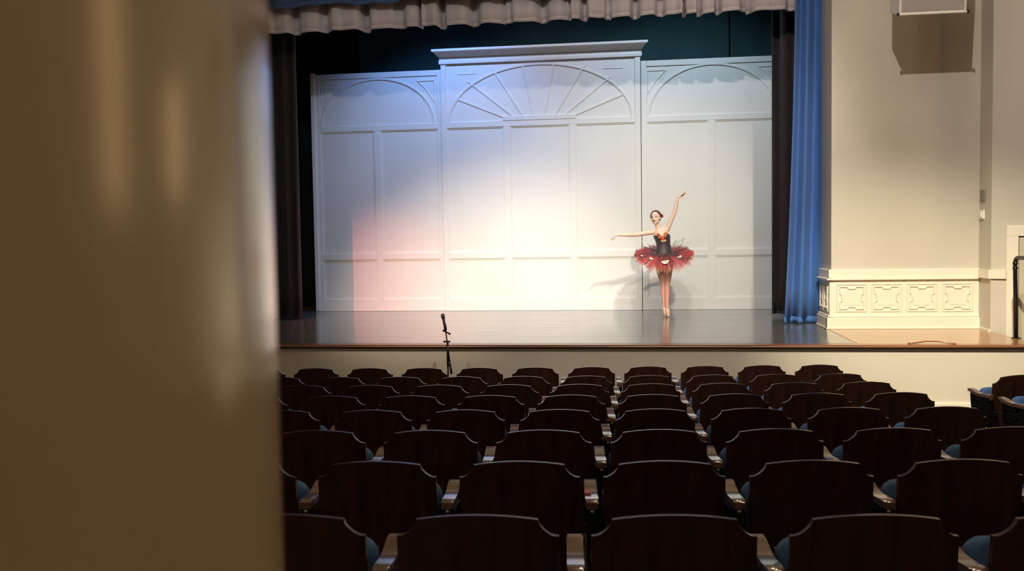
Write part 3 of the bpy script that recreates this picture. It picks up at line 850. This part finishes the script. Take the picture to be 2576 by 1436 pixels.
# ------------------------------------------------------------------ the dancer
def build_dancer():
    root = empty('person', (0.48, 15.44, HS + 0.0008), R(4))
    tag(root, 'ballet dancer en pointe in a black bodice and red tutu, arms outstretched', 'person')
    V = Vector
    bm = bmesh.new()
    # torso
    for c, r in (((-0.040, 0.0, 1.03), (0.135, 0.100, 0.095)), ((-0.040, 0.0, 1.12), (0.118, 0.085, 0.10)), ((-0.045, 0.0, 1.21), (0.103, 0.075, 0.10)),
                 ((-0.060, 0.0, 1.30), (0.118, 0.082, 0.10)), ((-0.078, 0.0, 1.37), (0.128, 0.085, 0.09)), ((-0.100, 0.005, 1.425), (0.120, 0.068, 0.055)),
                 ((-0.125, -0.042, 1.345), (0.048, 0.038, 0.050)), ((-0.025, -0.042, 1.352), (0.048, 0.038, 0.050)),
                 ((-0.085, 0.06, 1.0), (0.07, 0.06, 0.07)), ((0.01, 0.06, 1.0), (0.07, 0.06, 0.07))):
        ellipsoid(bm, c, r, nu=20, nv=14)
    # shoulders, neck
    capsule(bm, (-0.115, 0.005, 1.445), 0.045, (-0.215, 0.0, 1.418), 0.041)
    capsule(bm, (-0.085, 0.005, 1.45), 0.045, (0.012, 0.005, 1.455), 0.043)
    capsule(bm, (-0.115, 0.010, 1.44), 0.046, (-0.150, 0.012, 1.585), 0.041)
    capsule(bm, (-0.115, 0.012, 1.46), 0.05, (-0.135, 0.012, 1.50), 0.043)
    # arm stretched to the side (picture left)
    sh, el, wr_ = V((-0.225, 0.0, 1.416)), V((-0.515, -0.05, 1.378)), V((-0.800, -0.10, 1.380))
    capsule(bm, sh, 0.042, el, 0.034); capsule(bm, el, 0.034, el.lerp(wr_, 0.3), 0.035); capsule(bm, el.lerp(wr_, 0.3), 0.035, wr_, 0.021)
    # arm raised (picture right)
    s2, e2, w2 = V((0.018, 0.005, 1.455)), V((0.140, -0.03, 1.745)), V((0.192, -0.05, 1.985))
    capsule(bm, s2, 0.044, e2, 0.034); capsule(bm, e2, 0.034, e2.lerp(w2, 0.3), 0.034); capsule(bm, e2.lerp(w2, 0.3), 0.034, w2, 0.020)
    # hands
    def finger(base, d1, d2, l, r):
        d1, d2 = V(d1).normalized(), V(d2).normalized()
        a = V(base); b = a + d1 * l * 0.45; c = b + (d1 + d2).normalized() * l * 0.32; e = c + d2 * l * 0.28
        capsule(bm, a, r, b, r * 0.95, 8); capsule(bm, b, r * 0.95, c, r * 0.88, 8); capsule(bm, c, r * 0.88, e, r * 0.75, 8)
    # low hand: palm droops from the wrist, fingers softly down
    p0 = wr_; p1 = wr_ + V((-0.062, -0.010, -0.022))
    capsule(bm, p0, 0.021, p0.lerp(p1, 0.5), 0.022); 
    for k, dy in enumerate((-0.027, -0.009, 0.009, 0.026)):
        capsule(bm, p0 + V((-0.008, dy * 0.5, 0.0)), 0.014, p1 + V((0, dy, -0.002 * k)), 0.0115, 8)
        finger(p1 + V((0, dy, -0.002 * k)), (-0.72, -0.05 + 0.03 * k, -0.62 - 0.06 * k), (-0.40, 0, -0.92), (0.068, 0.076, 0.072, 0.058)[k], 0.0088)
    capsule(bm, p0 + V((-0.012, -0.015, -0.008)), 0.013, p0 + V((-0.045, -0.034, -0.036)), 0.010, 8)
    finger(p0 + V((-0.045, -0.034, -0.036)), (-0.5, -0.1, -0.8), (-0.35, 0.1, -0.9), 0.045, 0.0088)
    # high hand: opens up and away
    q0 = w2; q1 = w2 + V((0.066, -0.012, 0.040))
    capsule(bm, q0, 0.020, q0.lerp(q1, 0.5), 0.021)
    for k, dy in enumerate((-0.027, -0.009, 0.009, 0.026)):
        off = V((0.004 * k, dy, 0.006 - 0.006 * k))
        capsule(bm, q0 + V((0.006, dy * 0.5, 0.003)), 0.014, q1 + off, 0.0115, 8)
        finger(q1 + off, ((0.74, -0.02, 0.67), (0.80, 0, 0.60), (0.86, 0, 0.46), (0.92, 0.05, 0.25))[k], ((0.6, 0, 0.80), (0.85, 0, 0.52), (0.95, 0, 0.30), (0.99, 0, 0.0))[k], (0.082, 0.086, 0.078, 0.062)[k], 0.0088)
    capsule(bm, q0 + V((0.010, -0.014, -0.004)), 0.013, q0 + V((0.055, -0.030, -0.006)), 0.010, 8)
    finger(q0 + V((0.055, -0.030, -0.006)), (0.95, 0, -0.12), (0.93, 0, -0.36), 0.060, 0.0090)
    # legs, crossed in fifth, on pointe
    def leg(hip, knee, ank, ball, toe):
        hip, knee, ank, ball, toe = map(V, (hip, knee, ank, ball, toe))
        capsule(bm, hip, 0.094, hip.lerp(knee, 0.45), 0.078); capsule(bm, hip.lerp(knee, 0.45), 0.078, knee, 0.049)
        calf = knee.lerp(ank, 0.30) + V((0, 0.018, 0))
        capsule(bm, knee, 0.047, calf, 0.047); capsule(bm, calf, 0.047, ank, 0.026)
        capsule(bm, ank, 0.027, ball, 0.027); capsule(bm, ball, 0.026, toe, 0.016)
        capsule(bm, ank + V((0, 0.012, 0.008)), 0.024, ball.lerp(ank, 0.4) + V((0, 0.006, 0)), 0.024)
    LA = ((-0.120, 0.01, 0.98), (-0.052, 0.02, 0.55), (-0.034, 0.045, 0.19), (-0.022, 0.030, 0.085), (-0.014, 0.022, 0.030))
    LB = ((0.038, 0.0, 0.98), (0.012, -0.02, 0.55), (0.006, -0.025, 0.18), (0.018, -0.035, 0.07), (0.026, -0.040, 0.017))
    leg(*LA); leg(*LB)
    # head: frame turned towards picture left
    hc = V((-0.168, -0.004, 1.652))
    HSC = 1.12
    f = V((-0.42, -0.90, 0.0)).normalized()
    u = V((-0.10, -0.02, 1.0)); u = (u - f * u.dot(f)).normalized()
    r_ = f.cross(u)            # head's right-hand screen side
    HM = Matrix((r_, f, u)).transposed()
    def H(x, y, z):
        return hc + HM @ (V((x, y, z)) * HSC)
    def hell(c, r, nu=16, nv=10):
        ellipsoid(bm, H(*c), [q * HSC for q in r], HM, nu, nv)
    hell((0, -0.012, 0.022), (0.071, 0.088, 0.082), 24, 16)
    hell((0, 0.022, -0.030), (0.056, 0.060, 0.070), 20, 14)
    hell((0, 0.056, -0.078), (0.022, 0.020, 0.018))
    capsule(bm, H(0, 0.050, -0.075), 0.020, H(0.042, 0.0, -0.045), 0.018); capsule(bm, H(0, 0.050, -0.075), 0.020, H(-0.042, 0.0, -0.045), 0.018)
    capsule(bm, H(0, 0.080, 0.012), 0.0085, H(0, 0.098, -0.020), 0.0115); hell((0.010, 0.086, -0.024), (0.008, 0.009, 0.007)); hell((-0.010, 0.086, -0.024), (0.008, 0.009, 0.007))
    for s in (-1, 1):
        capsule(bm, H(s * 0.012, 0.074, 0.022), 0.010, H(s * 0.045, 0.055, 0.022), 0.010)
        hell((s * 0.038, 0.050, -0.022), (0.020, 0.020, 0.018))
        hell((s * 0.072, -0.012, -0.008), (0.008, 0.018, 0.029)); 
    capsule(bm, H(-0.016, 0.070, -0.046), 0.006, H(0.016, 0.070, -0.046), 0.006); hell((0, 0.077, -0.049), (0.014, 0.008, 0.009))
    me = bpy.data.meshes.new('body'); bmesh.ops.recalc_face_normals(bm, faces=bm.faces); bm.to_mesh(me); bm.free()
    tmp = bpy.data.objects.new('tmp_body', me); COL.objects.link(tmp)
    rm = tmp.modifiers.new('r', 'REMESH'); rm.mode = 'VOXEL'; rm.voxel_size = 0.0045; rm.use_smooth_shade = True
    sm = tmp.modifiers.new('s', 'SMOOTH'); sm.iterations = 4; sm.factor = 0.5
    dg = bpy.context.evaluated_depsgraph_get()
    me2 = bpy.data.meshes.new_from_object(tmp.evaluated_get(dg))
    bpy.data.objects.remove(tmp)
    me2.name = 'body'
    me2.materials.clear()
    for m in ('skin', 'tights', 'lips'):
        me2.materials.append(M[m])
    lipc = H(0, 0.083, -0.047)
    for p in me2.polygons:
        c = p.center
        p.use_smooth = True
        if c.z < 1.06:
            p.material_index = 1
        else:
            d = HM.transposed() @ (c - lipc)
            p.material_index = 2 if (d.x / 0.021) ** 2 + (d.z / 0.0085) ** 2 < 1 and d.y > -0.022 else 0
    body = link(bpy.data.objects.new('body', me2), root)
    # eyes and brows
    for s in (-1, 1):
        bm = bmesh.new(); ellipsoid(bm, H(s * 0.030, 0.0685, 0.006), (0.0125, 0.006, 0.0045), HM); mobj('eye', bm, M['eye'], root, True)
        bm = bmesh.new(); tube(bm, [H(s * 0.014, 0.084, 0.026), H(s * 0.03, 0.079, 0.031), H(s * 0.048, 0.062, 0.026)], [0.003, 0.0034, 0.002], 6); mobj('eyebrow', bm, M['brow'], root, True)
    # hair: cap swept back from the hairline, bun and flower at the back
    bm = bmesh.new()
    nu, nv = 40, 22
    rows = []
    for j in range(nv + 1):
        ph = math.pi * j / nv * 0.86
        rows.append([bm.verts.new(H(0.0755 * math.sin(ph) * math.cos(2 * math.pi * i / nu), -0.014 + 0.0925 * math.sin(ph) * math.sin(2 * math.pi * i / nu), 0.022 + 0.0865 * math.cos(ph))) for i in range(nu)])
    for j in range(nv):
        for i in range(nu):
            q = (rows[j][i], rows[j][(i + 1) % nu], rows[j + 1][(i + 1) % nu], rows[j + 1][i])
            c = HM.transposed() @ (sum((v.co for v in q), V()) / 4 - hc) / HSC
            if c.y < 0.036 - 0.42 * max(0, 0.075 - c.z) and c.z > -0.055:
                try: bm.faces.new(q)
                except ValueError: pass
    bmesh.ops.remove_doubles(bm, verts=bm.verts, dist=0.0005)
    bmesh.ops.delete(bm, geom=[v for v in bm.verts if not v.link_faces], context='VERTS')
    hair = mobj('hair', bm, M['hair'], root, True)
    so = hair.modifiers.new('t', 'SOLIDIFY'); so.thickness = 0.008; so.offset = 1
    bm = bmesh.new(); ellipsoid(bm, H(0.02, -0.105, 0.005), (0.042, 0.036, 0.042), HM, 18, 12); mobj('hair_bun', bm, M['hair'], hair, True)
    bm = bmesh.new()
    fc = H(-0.070, -0.062, 0.020) if H(-0.074, 0, 0).x > H(0.074, 0, 0).x else H(0.070, -0.062, 0.020)
    for k in range(7):
        a = k * 0.9
        ellipsoid(bm, fc + V((0.012 * math.cos(a) + 0.006, -0.010, 0.030 * math.sin(a) * (0.6 + 0.1 * k % 0.5))), (0.013, 0.012, 0.012), nu=8, nv=6)
    mobj('hair_flower', bm, M['red_flower'], root, True)
    # bodice
    secs = [(1.035, -0.040, 0.150, 0.113), (1.07, -0.040, 0.143, 0.106), (1.12, -0.041, 0.128, 0.094), (1.17, -0.043, 0.115, 0.085), (1.21, -0.046, 0.110, 0.081), (1.26, -0.053, 0.116, 0.084),
            (1.31, -0.064, 0.128, 0.094), (1.35, -0.074, 0.137, 0.106), (1.385, -0.080, 0.139, 0.098), (1.42, -0.090, 0.136, 0.082), (1.44, -0.095, 0.130, 0.075)]
    def sec(z):
        for a, b in zip(secs, secs[1:]):
            if z <= b[0]:
                t = (z - a[0]) / (b[0] - a[0])
                return [a[k] + (b[k] - a[k]) * t for k in (1, 2, 3)]
        return secs[-1][1:]
    bm = bmesh.new()
    NA, NB = 72, 24
    grid = []
    for i in range(NA):
        th = 2 * math.pi * i / NA          # 0 = picture right, -pi/2 = front
        fx, fy = math.cos(th), math.sin(th)
        front = max(0, -fy)
        top = 1.362 + 0.046 * math.exp(-((abs(fx) - 0.50) / 0.26) ** 2) * front - 0.030 * math.exp(-(fx / 0.22) ** 2) * front + 0.018 * fx * 0.6
        if fy > 0: top = 1.34 - 0.03 * fy + 0.011 * fx
        col = []
        for j in range(NB + 1):
            z = 1.035 + (top - 1.035) * j / NB
            if j == 0: z -= 0.045 * front ** 2
            cx, rx, ry = sec(max(z, 1.035))
            pl = 1 + 0.012 * math.sin(th * 9 + z * 14) * (1 - j / NB)
            bust = 0.018 * math.exp(-((abs(fx) - 0.42) / 0.25) ** 2 - ((z - 1.35) / 0.05) ** 2) * front
            col.append(bm.verts.new((cx + rx * fx * pl, ry * fy * pl - bust, z)))
        grid.append(col)
    for i in range(NA):
        a, b = grid[i], grid[(i + 1) % NA]
        for j in range(NB):
            bm.faces.new((a[j], b[j], b[j + 1], a[j + 1]))
    bod = mobj('bodice', bm, M['bodice'], root, True)
    so = bod.modifiers.new('t', 'SOLIDIFY'); so.thickness = 0.006; so.offset = 1
    # appliques on the bodice, following its neckline
    rn = random.Random(4)
    def front_y(x, z):
        cx, rx, ry = sec(z)
        k = max(0.0, 1 - ((x - cx) / rx) ** 2)
        return -ry * math.sqrt(k) - 0.016
    def applique(name, x, z, r, m, petals=5):
        bm = bmesh.new()
        y = front_y(x, z)
        for k in range(petals):
            a = 2 * math.pi * k / petals + rn.random()
            ellipsoid(bm, (x + r * 0.6 * math.cos(a), y + 0.002 * k % 3, z + r * 0.6 * math.sin(a)), (r * 0.55, 0.006, r * 0.42), nu=8, nv=6)
        ellipsoid(bm, (x, y - 0.005, z), (r * 0.4, 0.006, r * 0.4), nu=8, nv=6)
        mobj(name, bm, m, bod, True)
    for x, z, r, k in ((-0.165, 1.372, 0.016, 'gold_app'), (-0.140, 1.360, 0.018, 'orange_app'), (-0.118, 1.342, 0.018, 'gold_app'), (-0.098, 1.325, 0.020, 'orange_app'), (-0.070, 1.315, 0.024, 'orange_app'),
                       (-0.042, 1.335, 0.020, 'orange_app'), (-0.030, 1.362, 0.018, 'gold_app'), (-0.020, 1.388, 0.018, 'orange_app'), (-0.002, 1.398, 0.014, 'gold_app'), (-0.060, 1.292, 0.018, 'orange_app'),
                       (-0.125, 1.322, 0.010, 'cream_app'), (-0.020, 1.345, 0.011, 'cream_app'), (0.002, 1.372, 0.009, 'cream_app'), (-0.075, 1.268, 0.015, 'cream_app'), (-0.045, 1.262, 0.016, 'gold_app'), (-0.022, 1.274, 0.013, 'cream_app')):
        applique('flower_applique', x, z, r * 1.25, M[k])
    # tutu: radial gores of tulle in layers
    tutu = empty('tutu'); tutu.parent = root
    TC = V((-0.040, 0.0, 1.060))
    def surf(th, r, lift):
        fx, fy = math.cos(th), math.sin(th)
        e = (-0.265 * (-fy) ** 1.25 if fy < 0 else 0.135 * fy) + 0.012 * fx
        k = max(0, (r - 0.11)) / 0.39
        return V((TC.x + r * fx, TC.y + r * fy * (0.94 if fy < 0 else 1), TC.z + e * (k ** 1.05) + lift * (0.3 + k) + 0.012 * math.sin(k * 3.1)))
    def layer(name, count, rin, rout, jr, lift, jl, mats, seed, wmul=1.7):
        rn = random.Random(seed)
        bm = bmesh.new()
        for g in range(count):
            th = 2 * math.pi * (g + rn.random() * 0.7) / count
            ro = rout * (1 - jr * rn.random())
            hw = math.pi / count * wmul * (0.7 + 0.6 * rn.random())
            dl = rn.uniform(-jl, jl)
            mi = rn.choices(range(len(mats)), [m[1] for m in mats])[0]
            prev = None
            NR = 6
            for k in range(NR + 1):
                r = rin + (ro - rin) * k / NR
                wv = hw * (1.0 if k < NR - 1 else (0.75 if k == NR - 1 else 0.25))
                tw = 0.02 * math.sin(k * 1.3 + g)
                row = [bm.verts.new(surf(th + tw * 0.3 - wv, r, lift + dl * k / NR - 0.006)), bm.verts.new(surf(th + tw * 0.3, r, lift + dl * k / NR + 0.010 * k / NR)), bm.verts.new(surf(th + tw * 0.3 + wv, r, lift + dl * k / NR - 0.006))]
                if prev:
                    for q in range(2):
                        fc_ = bm.faces.new((prev[q], prev[q + 1], row[q + 1], row[q]))
                        fc_.material_index = mi
                prev = row
        o = mobj(name, bm, [m[0] for m in mats], tutu, True)
        return o
    layer('tulle_layer', 150, 0.10, 0.515, 0.08, -0.040, 0.02, [(M['tulle_cream'], 3), (M['tulle_red'], 1)], 1)
    layer('tulle_layer', 190, 0.10, 0.495, 0.10, -0.020, 0.02, [(M['tulle_red'], 4), (M['tulle_dark'], 1), (M['tulle_cream'], 1)], 2, 2.2)
    layer('tulle_layer', 190, 0.10, 0.50, 0.14, 0.0, 0.022, [(M['tulle_red'], 4), (M['tulle_dark'], 2)], 3, 2.2)
    layer('tulle_layer', 110, 0.10, 0.46, 0.40, 0.018, 0.03, [(M['tulle_dark'], 3), (M['tulle_red'], 1)], 4, 1.2)
    layer('tulle_layer', 46, 0.09, 0.30, 0.3, 0.022, 0.02, [(M['tulle_dark'], 1)], 5, 1.5)
    # loose dark wisps standing up at the back
    bm = bmesh.new()
    for x, z, dx, dz in ((-0.34, 1.16, -0.05, 0.09), (-0.28, 1.15, -0.14, 0.08), (0.14, 1.19, 0.06, 0.10), (0.26, 1.17, 0.07, 0.13), (0.20, 1.15, 0.16, 0.04), (-0.22, 1.17, -0.12, 0.02)):
        pr = None
        for k in range(6):
            t = k / 5
            c = V((x + dx * t, 0.22 + 0.05 * t, z - 0.05 + dz * t + 0.05 * math.sin(t * 2)))
            row = [bm.verts.new(c + V((-0.010, 0, 0.004))), bm.verts.new(c + V((0.010, 0, -0.004)))]
            if pr: bm.faces.new((pr[0], pr[1], row[1], row[0]))
            pr = row
    mobj('tulle_wisp', bm, M['tulle_dark'], tutu, True)
    # cream appliques lying on the tutu
    for th, r, sz in ((-1.62, 0.37, 0.040), (-2.30, 0.34, 0.028), (-0.78, 0.33, 0.033), (-1.52, 0.34, 0.026), (-2.75, 0.40, 0.018)):
        bm = bmesh.new()
        c = surf(th, r, 0.022)
        du = (surf(th, r + 0.02, 0.022) - surf(th, r - 0.02, 0.022)).normalized()
        dv = (surf(th + 0.05, r, 0.022) - surf(th - 0.05, r, 0.022)).normalized()
        nn = du.cross(dv).normalized()
        if nn.z < 0: nn = -nn
        MM = Matrix((dv, du, nn)).transposed()
        for k, (a, b) in enumerate(((0, 0), (0.8, -0.1), (-0.8, -0.2), (0.15, 0.7), (0.5, 0.4), (-0.4, 0.45))):
            ellipsoid(bm, c + dv * a * sz + du * b * sz + nn * 0.006, (sz * 0.75, sz * 0.55, 0.004), MM, 8, 6)
        mobj('flower_applique', bm, M['cream_app'], tutu, True)
    # pointe shoes
    for L in (LA, LB):
        ank, ball, toe = map(V, L[2:])
        bm = bmesh.new()
        pts = [ank + V((0, 0.016, -0.012)), ank.lerp(ball, 0.5) + V((0, 0.004, 0)), ball, ball.lerp(toe, 0.5), toe, toe - V((0, 0, toe.z - 0.001))] if L is LB else [ank + V((0, 0.016, -0.012)), ank.lerp(ball, 0.5) + V((0, 0.004, 0)), ball, ball.lerp(toe, 0.6), toe, toe - V((0, 0, toe.z - 0.001))]
        tube(bm, pts, [0.029, 0.034, 0.032, 0.029, 0.022, 0.017], 16)
        sh_ = mobj('pointe_shoe', bm, M['shoe'], root, True)
        bm = bmesh.new()
        for k in range(3):
            z = 0.008 + 0.018 * k
            c = ank + V((0, 0.004, z))
            tube(bm, [c + V((0.030 * math.cos(a), 0.030 * math.sin(a), 0.010 * math.sin(a + k * 1.5))) for a in [2 * math.pi * q / 14 for q in range(14)]], 0.004, 6, closed=True)
        mobj('ribbon', bm, M['shoe'], sh_, True)
    return root
build_dancer()
